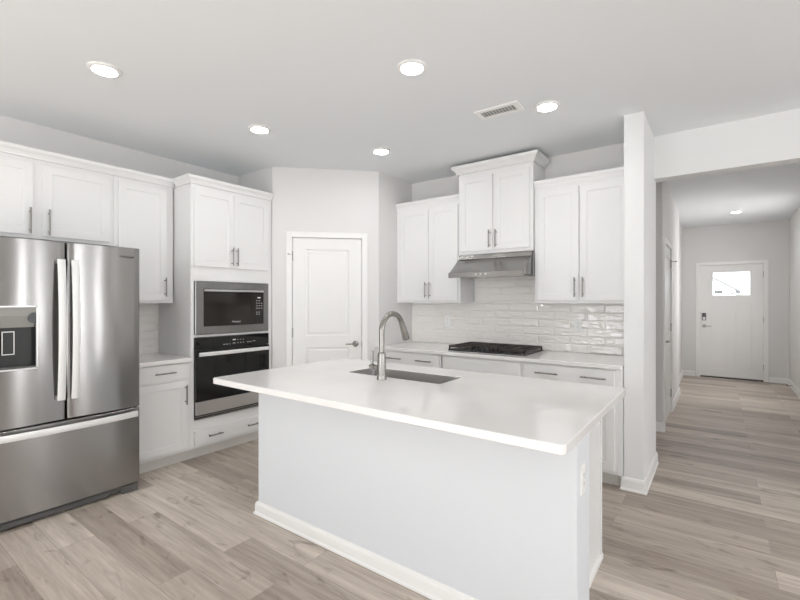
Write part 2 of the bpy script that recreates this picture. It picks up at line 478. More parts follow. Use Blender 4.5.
bmw = [((PX.x, PX.y), (PX.x, PX.y+0.02), 0, 0)]

# ------------------------------------------------------------------ doors of the room
def casing(bm, x0, x1, ztop, w=0.058, t=0.017):
    """three casing boards around an opening x0..x1, wall face at y=0"""
    box(bm, x0-w-0.005, x0-0.005, -t, 0.0, 0, ztop+w+0.005, 0.004)
    box(bm, x1+0.005, x1+w+0.005, -t, 0.0, 0, ztop+w+0.005, 0.004)
    box(bm, x0-0.005, x1+0.005, -t, 0.0, ztop+0.005, ztop+w+0.005, 0.004)
def jamb(bm, x0, x1, ztop, depth=0.11, stop=0.05):
    g = 0.003; t = 0.009
    box(bm, x0-g-t, x0-g, 0.0, depth, 0, ztop+g); box(bm, x1+g, x1+g+t, 0.0, depth, 0, ztop+g)
    box(bm, x0-g-t, x1+g+t, 0.0, depth, ztop+g, ztop+g+t)
    box(bm, x0-g, x0+0.012, stop, stop+0.012, 0, ztop); box(bm, x1-0.012, x1+g, stop, stop+0.012, 0, ztop)
    box(bm, x0, x1, stop, stop+0.012, ztop-0.012, ztop+g)
def panel_leaf(x0, x1, z0, z1, y, panels, t=0.038, raised=True):
    """door leaf with moulded panels; front at y, slab behind it"""
    bm = NB()
    xs = sorted({x0, x1, *[p[0] for p in panels], *[p[1] for p in panels]})
    zs = sorted({z0, z1, *[p[2] for p in panels], *[p[3] for p in panels]})
    V = {}
    def v(a, b, c):
        k = (round(a, 5), round(b, 5), round(c, 5))
        if k not in V: V[k] = bm.verts.new((a, b, c))
        return V[k]
    for i in range(len(xs)-1):
        for j in range(len(zs)-1):
            a, b, c, d = xs[i], xs[i+1], zs[j], zs[j+1]
            cx, cz = (a+b)/2, (c+d)/2
            if any(p[0] < cx < p[1] and p[2] < cz < p[3] for p in panels): continue
            bm.faces.new((v(a, y, c), v(b, y, c), v(b, y, d), v(a, y, d)))
    for (a, b, c, d) in panels:
        prof = [(0, 0), (0.006, 0.009), (0.02, 0.010), (0.034, 0.003)] if raised else [(0, 0), (0.004, 0.011)]
        rows = []
        for k, (ins, dep) in enumerate(prof):
            pts = rect(a+ins, b-ins, c+ins, d-ins)
            rows.append([v(px, y+dep, pz) for px, pz in pts] if k else [v(px, y, pz) for px, pz in pts])
        for r0, r1 in zip(rows, rows[1:]):
            for i in range(4):
                j = (i+1) % 4
                bm.faces.new((r0[i], r0[j], r1[j], r1[i]))
        bm.faces.new(rows[-1])
    # edges and back
    bk = [bm.verts.new((px, y+t, pz)) for px, pz in rect(x0, x1, z0, z1)]
    bm.faces.new(bk)
    edge = lambda pts: [v(px, y, pz) for px, pz in pts]
    bot = edge([(x, z0) for x in xs]); top = edge([(x, z1) for x in xs]); lf = edge([(x0, z) for z in zs]); rt = edge([(x1, z) for z in zs])
    bm.faces.new(bot + [bk[1], bk[0]]); bm.faces.new(top + [bk[2], bk[3]])
    bm.faces.new(lf + [bk[3], bk[0]]); bm.faces.new(rt + [bk[2], bk[1]])
    return bm
def lever_bm(x, y, z, direction, length=0.105):
    bm = NB()
    lathe(bm, [(0.0325, y), (0.0325, y-0.006), (0.028, y-0.011), (0.012, y-0.012), (0.011, y-0.045), (0.0001, y-0.046)], (x, 0, z), 'Y', 24)
    tube(bm, [(x-direction*0.01, y-0.043, z), (x+direction*0.03, y-0.047, z), (x+direction*length, y-0.044, z)], [0.0085, 0.0085, 0.0065], 10)
    return bm
def hinge_bm(x, y, z):
    bm = NB()
    tube(bm, [(x, y, z-0.048), (x, y, z+0.048)], 0.0065, 8)
    tube(bm, [(x, y, z+0.048), (x, y, z+0.054)], [0.005, 0.003], 8)
    return bm

# pantry door
pd = thing('door_1', 'white two panel pantry door in the diagonal corner', 'door', (P0.x, P0.y, 0), PI/4, None, 'structure')
bm = NB(); jamb(bm, D0, D1, DH); obj('jamb', bm, 'trim', pd)
bm = NB(); casing(bm, D0, D1, DH); obj('casing', bm, 'trim', pd)
lf = obj('leaf', panel_leaf(D0, D1, 0.012, DH, 0.008, [(D0+0.135, D1-0.135, 1.055, 1.972), (D0+0.135, D1-0.135, 0.24, 0.93)]), 'door', pd)
obj('door_handle', lever_bm(D1-0.065, 0.008, 0.965, -1), 'nickel', lf, 40, 'brushed nickel lever on a round rose')
obj('latch_plate', box(NB(), D1-0.002, D1+0.008, -0.003, 0.005, 0.935, 0.995), 'hinge', lf)
for z in (0.25, 1.09, 1.90):
    obj('hinge', hinge_bm(D0-0.002, -0.001, z), 'hinge', lf, 40)
bm = NB(); tube(bm, [(D0-0.002, -0.004, 1.915), (D0-0.035, -0.03, 1.915)], 0.004, 8); lathe(bm, [(0.008, -0.040), (0.008, -0.028)], (D0-0.04, 0, 1.915), 'Y', 10)
obj('hinge_stop', bm, 'hinge', lf, 40)

# hall side door (local x runs along world +y, front looks to +x)
hd = thing('door_2', 'white panelled side door in the left hall wall', 'door', (HX, 0, 0), PI/2, None, 'structure')
bm = NB(); jamb(bm, DA, DB, 2.075); obj('jamb', bm, 'trim', hd)
bm = NB(); casing(bm, DA, DB, 2.075); obj('casing', bm, 'trim', hd)
lf = obj('leaf', panel_leaf(DA, DB, 0.012, 2.075, 0.004, [(DA+0.14, DB-0.14, 1.055, 1.95), (DA+0.14, DB-0.14, 0.24, 0.93)]), 'door', hd)
obj('door_handle', lever_bm(DA+0.065, 0.004, 0.965, 1), 'nickel', lf, 40, 'dark nickel lever')
for z in (0.25, 1.09, 1.90):
    obj('hinge', hinge_bm(DB+0.002, -0.004, z), 'hinge', lf, 40)
bm = NB(); tube(bm, [(DB+0.002, -0.006, 1.93), (DB+0.035, -0.05, 1.93)], 0.005, 8); lathe(bm, [(0.01, -0.065), (0.01, -0.05)], (DB+0.038, 0, 1.93), 'Y', 10)
obj('hinge_stop', bm, 'hinge', lf, 40)

# front door
fd = thing('door_3', 'white front door with one small window at the hall end', 'door', (0, HY, 0), 0, None, 'structure')
bm = NB(); jamb(bm, FD0, FD1, FDH, 0.14, 0.075); obj('jamb', bm, 'trim', fd)
bm = NB(); casing(bm, FD0, FD1, FDH); obj('casing', bm, 'trim', fd)
LX0, LX1, LZ0, LZ1 = -0.09, 0.447, 1.535, 1.955
bm = panel_leaf(FD0, FD1, 0.025, LZ0-0.06, 0.02, [(-0.12, 0.115, 0.17, 1.39), (0.235, 0.47, 0.17, 1.39)], 0.045, False)
for f in [f for f in bm.faces if all(abs(v.co.z-(LZ0-0.06)) < 1e-4 for v in f.verts)]: bm.faces.remove(f)
for (a, b, c, d) in ((FD0, LX0, LZ0-0.06, FDH), (LX1, FD1, LZ0-0.06, FDH), (LX0, LX1, LZ0-0.06, LZ0), (LX0, LX1, LZ1, FDH)):
    box(bm, a, b, 0.02, 0.065, c, d)
lf = obj('leaf', bm, 'door', fd)
bm = NB()
L = []
for ins, y in ((0.0, 0.02), (0.0, 0.012), (-0.018, 0.012), (-0.022, 0.0201)):
    L.append([(a, y, b) for a, b in rect(LX0-ins-0.0, LX1+ins, LZ0-ins, LZ1+ins)] if False else [(a, y, b) for a, b in rect(LX0+ins, LX1-ins, LZ0+ins, LZ1-ins)])
loft(bm, L); obj('window_trim', bm, 'trim', lf)
obj('pane', box(NB(), LX0, LX1, 0.038, 0.044, LZ0, LZ1), 'glass', lf)
kp = obj('keypad_lock', box(NB(), -0.255, -0.195, -0.012, 0.02, 1.06, 1.20, 0.008), 'darkgrey', lf, None, 'dark keypad deadbolt with a steel lower half')
obj('thumb_turn', box(NB(), -0.245, -0.205, -0.018, -0.012, 1.07, 1.125, 0.004), 'steel_light', kp)
obj('door_handle', lever_bm(-0.225, 0.02, 0.955, 1, 0.11), 'hinge', lf, 40, 'dark nickel lever')
for z in (0.25, 1.09, 1.90):
    obj('hinge', hinge_bm(FD1+0.001, 0.012, z), 'hinge', lf, 40)
obj('threshold', box(NB(), FD0, FD1, 0.0, 0.16, 0.0, 0.018, 0.004), 'rubber', fd, None, 'dark threshold strip')

# ------------------------------------------------------------------ outside the front door
sbox('ground', 'concrete', -30, 30, 10.15, 80, -0.25, -0.12, label='pale paving outside the front door', cat='ground')
nh = thing('neighbor_house', 'pale house with a sloping roof seen through the front door window', 'house', (0, 60, -0.12))
bm = NB()
for lp in ([(-12, 0), (1.45, 0), (1.45, 2.75), (-5.3, 7.2), (-12, 2.75)],):
    loft(bm, [[(a, y, b) for a, b in lp] for y in (0, 8)], True, True)
obj('wall', bm, 'siding', nh)
bm = NB()
loft(bm, [[(a, y, b) for a, b in ((-5.3, 7.2), (1.9, 2.45), (1.9, 2.62), (-5.3, 7.4))] for y in (-0.35, 8.3)], True, True)
loft(bm, [[(a, y, b) for a, b in ((-5.3, 7.2), (-12.4, 2.45), (-12.4, 2.62), (-5.3, 7.4))] for y in (-0.35, 8.3)], True, True)
obj('roof', bm, 'shingle', nh)
for (a, b, c, d) in ((-0.45, 0.35, 2.35, 2.75), (0.95, 1.30, 2.3, 2.5)):
    w = obj('window', box(NB(), a-0.06, b+0.06, -0.05, 0.0, c-0.06, d+0.06), 'siding', nh)
    obj('pane', box(NB(), a, b, -0.06, -0.05, c, d), 'black', w)

# ------------------------------------------------------------------ backsplash tiles (real tiles, slightly uneven)
def tiles(bm, bg_, a0, a1, z0, z1, tw=0.305, th=0.0755, g=0.0022, t=0.008, rnd=random):
    nrow = int(math.ceil((z1-z0)/th))
    for r in range(nrow):
        za = z0 + r*th; zb = min(za+th, z1)
        off = 0.0 if r % 2 else tw/2
        x = a0 - off
        while x < a1:
            xa, xb = max(x, a0), min(x+tw, a1)
            if xb-xa > 0.012 and zb-za > 0.012:
                tilt = rnd.uniform(-0.0011, 0.0011); tz = rnd.uniform(-0.0009, 0.0009)
                L = []
                for ins, dep in ((0, 0.0), (0, -t+0.004), (0.005, -t+0.0012), (rnd.uniform(0.010, 0.018), -t)):
                    lp = []
                    for k, (px, pz) in enumerate(rect(xa+g/2+ins, xb-g/2-ins, za+g/2+ins, zb-g/2-ins)):
                        dd = dep
                        if dep == -t: dd += tilt*(1 if k in (1, 2) else -1) + tz*(1 if k in (2, 3) else -1)
                        lp.append((px, dd, pz))
                    L.append(lp)
                loft(bm, L, False, True)
            x += tw
    box(bg_, a0, a1, -0.004, -0.0005, z0, z1)
bs = thing('backsplash', 'glossy off-white subway tiles between counter and wall cabinets', 'backsplash', (0, YB, 0), 0, None, 'structure')
bt, bgm = NB(), NB()
tiles(bt, bgm, PX.x, -0.583, 0.94, 1.42)
t2 = NB()
bt2, bg2 = NB(), NB()
tiles(bt2, bg2, -2.135, -1.39, 1.42 - 0.0, 1.90)
merge(bt, bt2); merge(bgm, bg2); t2.free()
obj('tile_field', bt, 'tile', bs); obj('grout', bgm, 'grout', bs)
bl = thing('backsplash', 'glossy off-white subway tiles beside the refrigerator', 'backsplash', (XL, 0, 0), PI/2, None, 'structure')
bt, bgm = NB(), NB(); tiles(bt, bgm, 0.45, 1.985, 0.915, 1.405)
obj('tile_field', bt, 'tile', bl); obj('grout', bgm, 'grout', bl)

# ------------------------------------------------------------------ left wall cabinets (rotated so the front looks to +x; local x = world y)
R90 = PI/2
# over the refrigerator
ux = -4.06
t = thing('wall_cabinet', 'white two door wall cabinet above the stainless refrigerator', 'cabinet', (ux, 0.50, 0), R90, 'wall cabinets')
w = 1.485-0.50
frame_body(t, w, 1.885, 2.47, abs(XL-ux)-0.002)
cab_door(t, 0.045, 0.456, 1.908, 2.436, 0, (0.435, 2.01), 0.19)
cab_door(t, 0.509, 0.954, 1.908, 2.436, 0, (0.545, 2.01), 0.19)
crown(t, w, 2.472)
t = thing('wall_cabinet', 'white single door wall cabinet between refrigerator and oven cabinet', 'cabinet', (ux, 1.486, 0), R90, 'wall cabinets')
w = 1.972-1.486
frame_body(t, w, 1.405, 2.47, abs(XL-ux)-0.002)
cab_door(t, 0.03, 0.424, 1.43, 2.436, 0, (0.403, 1.55), 0.17)
crown(t, w, 2.472)
# tall oven cabinet
TX = -3.77
t = thing('oven_cabinet', 'tall white cabinet housing the microwave and wall oven', 'cabinet', (TX, 1.985, 0), R90)
w = 2.845-1.985
dp = abs(XL-TX)-0.002
bm = NB()
OA, OB = 0.03, 0.815           # appliance opening
box(bm, 0, OA, 0, dp, 0.105, 2.47, 0.0015); box(bm, OB, w, 0, dp, 0.105, 2.47, 0.0015)
for z0, z1 in ((0.105, 0.355), (1.098, 1.116), (1.607, 2.47)): box(bm, OA, OB, 0, dp, z0, z1)
box(bm, OA, OB, dp-0.02, dp, 0.355, 1.607)
obj('body', bm, 'cab', t)
obj('toe_board', box(NB(), 0, w, 0.07, dp, 0, 0.105), 'kick', t)
cab_door(t, 0.025, 0.4135, 1.737, 2.436, 0, (0.390, 1.845), 0.17)
cab_door(t, 0.4165, 0.815, 1.737, 2.436, 0, (0.440, 1.845), 0.17)
cab_drawer(t, 0.028, 0.822, 0.135, 0.264, 0, (0.215, 0.62), 0.14)
crown(t, w, 2.472, left_ret=0.248)

# base cabinet beside the refrigerator
t = thing('base_cabinet', 'white base cabinet with one drawer between refrigerator and oven', 'cabinet', (TX, 1.475, 0), R90, 'base cabinets')
w = 1.984-1.475
frame_body(t, w, 0.105, 0.891, dp)
obj('toe_board', box(NB(), 0, w, 0.07, dp, 0, 0.105), 'kick', t)
cab_drawer(t, 0.02, 0.476, 0.752, 0.882, 0, (0.275,), 0.17)
cab_door(t, 0.02, 0.476, 0.135, 0.732, 0, (0.452, 0.61), 0.17)

def worktop_bm(x0, x1, y0, y1, z0, z1, r=0.006, hole=None, bev=0.004):
    bm = NB()
    o_ = lambda ins, z: [(a, b, z) for a, b in rrect(x0+ins, x1-ins, y0+ins, y1-ins, max(r-ins, 0.001), 5)]
    L = [o_(0, z0+bev), o_(0, z1-bev), o_(bev*0.3, z1-bev*0.3), o_(bev, z1)]
    if hole:
        h_ = lambda ins, z: [(a, b, z) for a, b in rrect(hole[0]-ins, hole[1]+ins, hole[2]-ins, hole[3]+ins, hole[4]+ins, 5)]
        L += [h_(0.002, z1), h_(0, z1-0.002), h_(0, z0), o_(bev, z0)]
        loft(bm, L, wrap=True)
    else:
        L = [o_(bev, z0)] + L
        loft(bm, L, True, True)
    return bm
t = obj('worktop', worktop_bm(XL+0.012, -3.725, 1.475, 1.984, 0.892, 0.927), 'quartz')
tag(t, 'short white quartz worktop beside the refrigerator', 'worktop', 'quartz worktops')

# ------------------------------------------------------------------ refrigerator (local x = world y, front to +x)
fx = -3.526
fr = thing('refrigerator', 'stainless french door refrigerator with a water dispenser', 'refrigerator', (fx, 0.545, 0), R90)
W = 1.468-0.545; DT = 0.065
obj('body', box(NB(), 0.004, W-0.004, DT+0.012, 0.80, 0.03, 1.805, 0.004), 'darkgrey', fr, None, 'dark grey cabinet sides')
def bowed(x0, x1, z0, z1, hole=None, bow=0.010):
    bm = NB()
    r = 0.012
    n = 14
    xs = [x0, x0+0.003, x0+0.008, x0+r] + [x0+r+(x1-x0-2*r)*k/n for k in range(1, n)] + [x1-r, x1-0.008, x1-0.003, x1]
    if hole: xs = sorted(set([x for x in xs if abs(x-hole[0]) > 0.012 and abs(x-hole[1]) > 0.012] + [hole[0], hole[1]]))
    zs = [z0, z0+0.004, z1-0.004, z1] + ([hole[2], hole[3]] if hole else [])
    zs = sorted(zs)
    mid = (x0+x1)/2; hw = (x1-x0)/2
    def yy(x):
        u = (x-mid)/hw
        y = -bow*(1-u*u) + bow
        e = min(x-x0, x1-x)
        if e < r: y += r - math.sqrt(max(r*r-(r-e)**2, 0))
        return y - bow
    g = {}
    for i, x in enumerate(xs):
        for j, z in enumerate(zs):
            dy = 0.004 if j in (0, len(zs)-1) else 0
            g[i, j] = bm.verts.new((x, yy(x)+dy, z))
    def inh(i, j):
        if not hole: return False
        cx, cz = (xs[i]+xs[i+1])/2, (zs[j]+zs[j+1])/2
        return hole[0] < cx < hole[1] and hole[2] < cz < hole[3]
    for i in range(len(xs)-1):
        for j in range(len(zs)-1):
            if not inh(i, j): bm.faces.new((g[i, j], g[i+1, j], g[i+1, j+1], g[i, j+1]))
    # sides to the back
    border = [(i, 0) for i in range(len(xs))] + [(len(xs)-1, j) for j in range(1, len(zs))] + [(i, len(zs)-1) for i in range(len(xs)-2, -1, -1)] + [(0, j) for j in range(len(zs)-2, 0, -1)]
    bk = []
    for (i, j) in border: bk.append(bm.verts.new((xs[i], DT, zs[j])))
    for k in range(len(border)):
        l = (k+1) % len(border)
        bm.faces.new((g[border[k]], g[border[l]], bk[l], bk[k]))
    bm.faces.new(bk)
    return bm
gap = 1.008-0.545
HO = (0.062, 0.309, 0.995, 1.393)
ld = obj('door', bowed(0.0, gap-0.003, 0.633, 1.82, HO), 'steel', fr, 35, 'stainless door with the dispenser')
rd = obj('door', bowed(gap+0.003, W, 0.633, 1.82), 'steel', fr, 35, 'plain stainless door')
dw = obj('freezer_drawer', bowed(0.0, W, 0.066, 0.624), 'steel', fr, 35, 'wide stainless freezer drawer')
obj('gasket', box(NB(), 0.006, W-0.006, DT-0.02, DT+0.012, 0.09, 1.81), 'black', fr)
obj('toe_grille', box(box(NB(), 0.01, W-0.01, 0.03, 0.12, 0.02, 0.06, 0.004), 0.0, W-0.2, 0.02, 0.10, 0.012, 0.045, 0.004), 'darkgrey', fr, None, 'dark grey toe grille')
obj('foot', box(NB(), W-0.12, W-0.01, 0.006, 0.08, 0.0, 0.058, 0.004), 'darkgrey', fr)
obj('foot', box(NB(), 0.01, 0.12, 0.006, 0.08, 0.0, 0.058, 0.004), 'darkgrey', fr)
def bow_handle(p0, p1, out, wd, th, horizontal=False, n=16):
    bm = NB(); L = []
    for k in range(n+1):
        s = k/n
        q = 1-(2*s-1)**2
        y = -out[0] - (out[1]-out[0])*q
        a = p0[1]+(p1-p0[1])*s if not horizontal else p0[0]+(p1-p0[0])*s
        hw, ht = wd/2, th/2
        sec = [(-hw, -ht*0.7), (-hw*0.8, -ht), (hw*0.8, -ht), (hw, -ht*0.7), (hw, ht*0.7), (hw*0.8, ht), (-hw*0.8, ht), (-hw, ht*0.7)]
        if horizontal: L.append([(a, y+b, p0[1]+c) for c, b in sec])
        else: L.append([(p0[0]+c, y+b, a) for c, b in sec])
    loft(bm, L, True, True)
    for a in ((p0[1]+0.015, p1-0.015) if not horizontal else (p0[0]+0.02, p1-0.02)):
        if horizontal: box(bm, a-0.012, a+0.012, -out[0]-0.004, 0.012, p0[1]-wd*0.35, p0[1]+wd*0.35)
        else: box(bm, p0[0]-wd*0.35, p0[0]+wd*0.35, -out[0]-0.004, 0.012, a-0.012, a+0.012)
    return bm
obj('handle', bow_handle((gap-0.036, 0.77), 1.70, (0.034, 0.062), 0.042, 0.016), 'handle', ld, 40, 'pale satin bow handle')
obj('handle', bow_handle((gap+0.040, 0.77), 1.70, (0.034, 0.062), 0.042, 0.016), 'handle', rd, 40, 'pale satin bow handle')
obj('handle', bow_handle((0.03, 0.586), W-0.03, (0.034, 0.062), 0.042, 0.014, True), 'handle', dw, 40, 'pale satin bow handle')
text_mesh('badge', 'Whirlpool', 0.023, 'logo', rd, Matrix.Translation((W-0.094, -0.0085, 1.75)) @ FACE, 0.0025)
# dispenser recess
ds = obj('dispenser', NB(), 'cavity', ld)
ds.data.clear_geometry()
bm = NB()
a, b, c, d = HO
bk = 0.052
mesh_faces = [((a, 0.0, c), (a, 0.0, d), (a, bk, d), (a, bk, c)), ((b, 0.0, c), (b, 0.0, d), (b, bk, d), (b, bk, c)),
              ((a, bk, c), (b, bk, c), (b, bk, d), (a, bk, d)), ((a, 0.0, c), (b, 0.0, c), (b, bk, c), (a, bk, c)), ((a, 0.0, d), (b, 0.0, d), (b, bk, d), (a, bk, d))]
for f in mesh_faces: bm.faces.new([bm.verts.new(p) for p in f])
bmesh.ops.remove_doubles(bm, verts=bm.verts[:], dist=1e-5)
bm.to_mesh(ds.data); bm.free(); ds['label'] = 'dark water and ice dispenser recess'
bm = NB()
fw = 0.007
for (p, q, r_, s) in ((a-0.002, a+fw, c-0.002, d+0.002), (b-fw, b+0.002, c-0.002, d+0.002), (a, b, c-0.002, c+fw), (a, b, d-fw, d+0.002)):
    box(bm, p, q, -0.013, 0.004, r_, s)
obj('bezel', bm, 'steel_light', ds, None, 'thin bright bezel')
bm = NB()
loft(bm, [[(x, y, z) for y, z in ((0.0, d-fw), (0.002, d-0.06), (0.03, d-0.135), (0.05, d-0.135), (0.05, d-fw))] for x in (a+fw, b-fw)], True, True)
obj('control_panel', bm, 'dispgrey', ds, None, 'grey upper panel of the dispenser')
bm = NB()
px = a+0.11
for (p, q, r_, s) in ((px-0.03, px-0.026, 1.09, 1.235), (px+0.026, px+0.03, 1.09, 1.235), (px-0.03, px+0.03, 1.09, 1.095), (px-0.03, px+0.03, 1.23, 1.235)):
    box(bm, p, q, 0.018, 0.03, r_, s)
pad = obj('paddle', box(NB(), px-0.026, px+0.026, 0.024, 0.036, 1.094, 1.232), 'black', ds)
obj('paddle_rim', bm, 'steel_light', ds)
obj('drip_tray', box(NB(), a+fw, b-fw, 0.0, bk, c+0.004, c+0.018, 0.002), 'darkgrey', ds)
bm = NB(); lathe(bm, [(0.034, -0.004), (0.034, 0.03)], (b-0.012, 0, d-0.075), 'Y', 24)
bm2 = NB(); 
for v in bm.verts: v.co.x = min(v.co.x, b-fw)
bm2.free()
obj('water_filter_knob', bm, 'cavity', ds, 40)

# ------------------------------------------------------------------ wall oven and microwave (same local frame as the oven cabinet)
mw = thing('microwave', 'built-in stainless framed microwave above the wall oven', 'microwave', (TX, 1.985, 0), R90)
mx0, mx1, mz0, mz1 = 0.034, 0.811, 1.120, 1.603
bm = NB()
gx0, gx1, gz0, gz1 = mx0+0.075, mx1-0.062, 1.192, 1.535
L = []
for r4, y in ((rect(mx0, mx1, mz0, mz1), 0.02), (rect(mx0, mx1, mz0, mz1), -0.016), (rect(mx0+0.004, mx1-0.004, mz0+0.004, mz1-0.004), -0.02), (rect(gx0, gx1, gz0, gz1), -0.02), (rect(gx0, gx1, gz0, gz1), -0.008)):
    L.append([(p, y, q) for p, q in r4])
loft(bm, L); obj('trim_frame', bm, 'steel', mw, None, 'brushed stainless trim frame')
obj('body', box(NB(), mx0+0.01, mx1-0.01, 0.0, 0.45, mz0+0.012, mz1-0.012), 'darkgrey', mw)
dr = obj('door', box(NB(), gx0+0.001, gx1-0.105, -0.018, -0.0005, gz0+0.002, gz1-0.002, 0.002), 'mwglass', mw, None, 'dark glass door')
obj('handle', box(NB(), gx0+0.006, gx1-0.006, -0.034, -0.018, gz1-0.022, gz1-0.004, 0.003), 'steel_light', dr, None, 'bright steel lip')
cp = obj('control_panel', box(NB(), gx1-0.104, gx1-0.001, -0.018, -0.0005, gz0+0.002, gz1-0.002, 0.002), 'mwglass', mw, None, 'dark glass control strip')
text_mesh('badge', 'Whirlpool', 0.022, 'mark', dr, Matrix.Translation((gx0+0.33, -0.0195, gz0+0.035)) @ FACE)
bm = NB()
for k, (zz, n) in enumerate(((1.425, 2), (1.40, 3), (1.375, 3), (1.35, 3), (1.31, 2), (1.29, 2))):
    for i in range(n):
        x = gx1-0.085+0.028*i
        obj('button_mark', box(NB(), x, x+0.014, -0.0188, -0.0178, zz, zz+0.006), 'mark', cp)
obj('display_mark', box(NB(), gx1-0.07, gx1-0.035, -0.0188, -0.0178, 1.452, 1.464), 'plate', cp)

ov = thing('wall_oven', 'black glass wall oven with a steel bar handle below the microwave', 'oven', (TX, 1.985, 0), R90)
oz0, oz1 = 0.36, 1.094
obj('body', box(NB(), mx0+0.008, mx1-0.008, 0.0, 0.5, oz0+0.006, oz1-0.008), 'darkgrey', ov)
cp = obj('control_panel', box(NB(), mx0, mx1, -0.022, -0.0005, 0.985, oz1, 0.003), 'blackglass', ov, None, 'black glass control panel')
bm = NB()
for i, (x, zz, ww) in enumerate(((0.30, 1.015, 0.02), (0.33, 1.015, 0.02), (0.36, 1.015, 0.012), (0.40, 1.02, 0.03), (0.45, 1.02, 0.012), (0.48, 1.02, 0.012), (0.51, 1.02, 0.012), (0.555, 1.02, 0.02), (0.585, 1.02, 0.02), (0.62, 1.025, 0.03), (0.45, 1.05, 0.008), (0.48, 1.05, 0.008), (0.51, 1.05, 0.008))):
    obj('button_mark', box(NB(), x, x+ww, -0.0228, -0.0218, zz, zz+0.005), 'mark', cp)
obj('display_mark', box(NB(), 0.40, 0.43, -0.0228, -0.0218, 1.05, 1.06), 'plate', cp)
dr = obj('door', box(NB(), mx0, mx1, -0.03, -0.0005, 0.521, 0.979, 0.004), 'blackglass', ov, None, 'black glass oven door')
obj('handle', bow_handle((mx0+0.02, 0.945), mx1-0.02, (0.05, 0.055), 0.034, 0.016, True), 'handle', dr, 40, 'pale steel bar handle')
obj('door_strip', box(NB(), mx0+0.004, mx1-0.004, -0.03, -0.0005, 0.402, 0.518, 0.003), 'steel_light', dr, None, 'stainless strip across the bottom of the door')
bm = NB()
box(bm, mx0, mx1, -0.012, -0.0005, oz0, 0.399)
obj('vent', bm, 'black', ov)
bm = NB()
for zz in (0.363, 0.382): box(bm, mx0, mx1, -0.022, -0.006, zz, zz+0.009, 0.002)
obj('vent_trim', bm, 'steel', ov)

# ------------------------------------------------------------------ range wall: wall cabinets
uy = 3.97; ud = YB-uy-0.002
xs_a = PX.x+0.002
t = thing('wall_cabinet', 'white two door wall cabinet left of the range hood', 'cabinet', (xs_a, uy, 0), 0, 'wall cabinets')
w = -2.152-xs_a
frame_body(t, w, 1.405, 2.46, ud)
cab_door(t, 0.055, 0.432, 1.43, 2.43, 0, (0.410, 1.545))
cab_door(t, 0.438, w-0.022, 1.43, 2.43, 0, (0.462, 1.545))
crown(t, w, 2.458, 0.7, 1.0)
t = thing('wall_cabinet', 'white raised wall cabinet with deep crown above the range hood', 'cabinet', (-2.15, uy-0.035, 0), 0, 'wall cabinets')
w = 2.15-1.378
frame_body(t, w, 1.893, 2.735, ud+0.035)
cab_door(t, 0.028, w/2-0.012, 1.925, 2.665, 0, (w/2-0.034, 2.03))
cab_door(t, w/2+0.012, w-0.028, 1.925, 2.665, 0, (w/2+0.034, 2.03))
crown(t, w, 2.712, 1.6, 1.14, ud, ud)
t = thing('wall_cabinet', 'white two door wall cabinet between range hood and column', 'cabinet', (-1.374, uy, 0), 0, 'wall cabinets')
w = 1.374-0.585
frame_body(t, w, 1.405, 2.46, ud)
cab_door(t, 0.032, 0.392, 1.43, 2.43, 0, (0.362, 1.545))
cab_door(t, 0.400, w-0.012, 1.43, 2.43, 0, (0.430, 1.545))
crown(t, w, 2.458, 0.7, 1.0)
# range hood
hx0, hx1 = -2.15, -1.39
hd_ = thing('range_hood', 'stainless slanted range hood above the cooktop', 'range hood', (0, YB-0.012, 0))
bm = NB()
hy = lambda y: y-(YB-0.012)
prof = [(hy(4.25), 1.888), (hy(3.93), 1.888), (hy(3.925), 1.845), (hy(3.745), 1.705), (hy(3.72), 1.70), (hy(3.72), 1.652), (hy(3.735), 1.652), (hy(3.745), 1.672), (hy(4.25), 1.672)]
loft(bm, [[(x, a, b) for a, b in prof] for x in (hx0, hx1)], True, True)
obj('canopy', bm, 'steel', hd_)
bm = NB(); box(bm, hx1-0.002, hx1+0.003, hy(3.97), hy(4.25), 1.655, 1.888); obj('side_plate', bm, 'steel_light', hd_)
bm = NB()
for k in range(2):
    x = hx0+0.05+k*0.345
    box(bm, x, x+0.315, hy(3.82), hy(4.18), 1.664, 1.673)
obj('filter', bm, 'sinksteel', hd_)
for k in range(3):
    bm = NB(); lathe(bm, [(0.009, hy(3.714)), (0.009, hy(3.722))], (hx0+0.30+0.05*k, 0, 1.677), 'Y', 12)
    obj('button', bm, 'steel_light', hd_)

# range wall: base cabinets, worktop
by = 3.615; bd = YB-by-0.002
def base(x0, x1, label, dx=(), name='base_cabinet', false=False, doors=True):
    t = thing(name, label, 'cabinet', (x0, by, 0), 0, 'base cabinets')
    w = x1-x0
    frame_body(t, w, 0.105, 0.908, bd)
    obj('toe_board', box(NB(), 0, w, 0.07, bd, 0, 0.105), 'kick', t)
    cab_drawer(t, 0.018, w-0.018, 0.768, 0.894, 0, dx, 0.185, 'false_front' if false else 'drawer')
    cab_door(t, 0.018, w/2-0.003, 0.135, 0.748, 0, (w/2-0.034, 0.63))
    cab_door(t, w/2+0.003, w-0.018, 0.135, 0.748, 0, (w/2+0.034, 0.63))
    return t
base(xs_a, -2.168, 'white base cabinet with a two pull drawer beside the pantry wall', (0.255, 0.62))
base(-2.156, -1.357, 'white base cabinet with a plain front panel below the cooktop', (), false=True)
base(-1.355, -0.62, 'white base cabinet with a two pull drawer right of the cooktop', (0.212, 0.572))
t = obj('filler_panel', box(NB(), -0.619, -0.585, by, YB-0.002, 0.105, 0.908), 'cab'); tag(t, 'narrow white filler panel between base cabinet and column', 'panel')
obj('toe_board', box(NB(), -0.619, -0.585, by+0.07, YB-0.002, 0, 0.105), 'kick', t)
t = obj('worktop', worktop_bm(PX.x+0.001, -0.585, 3.578, YB-0.009, 0.908, 0.94), 'quartz')
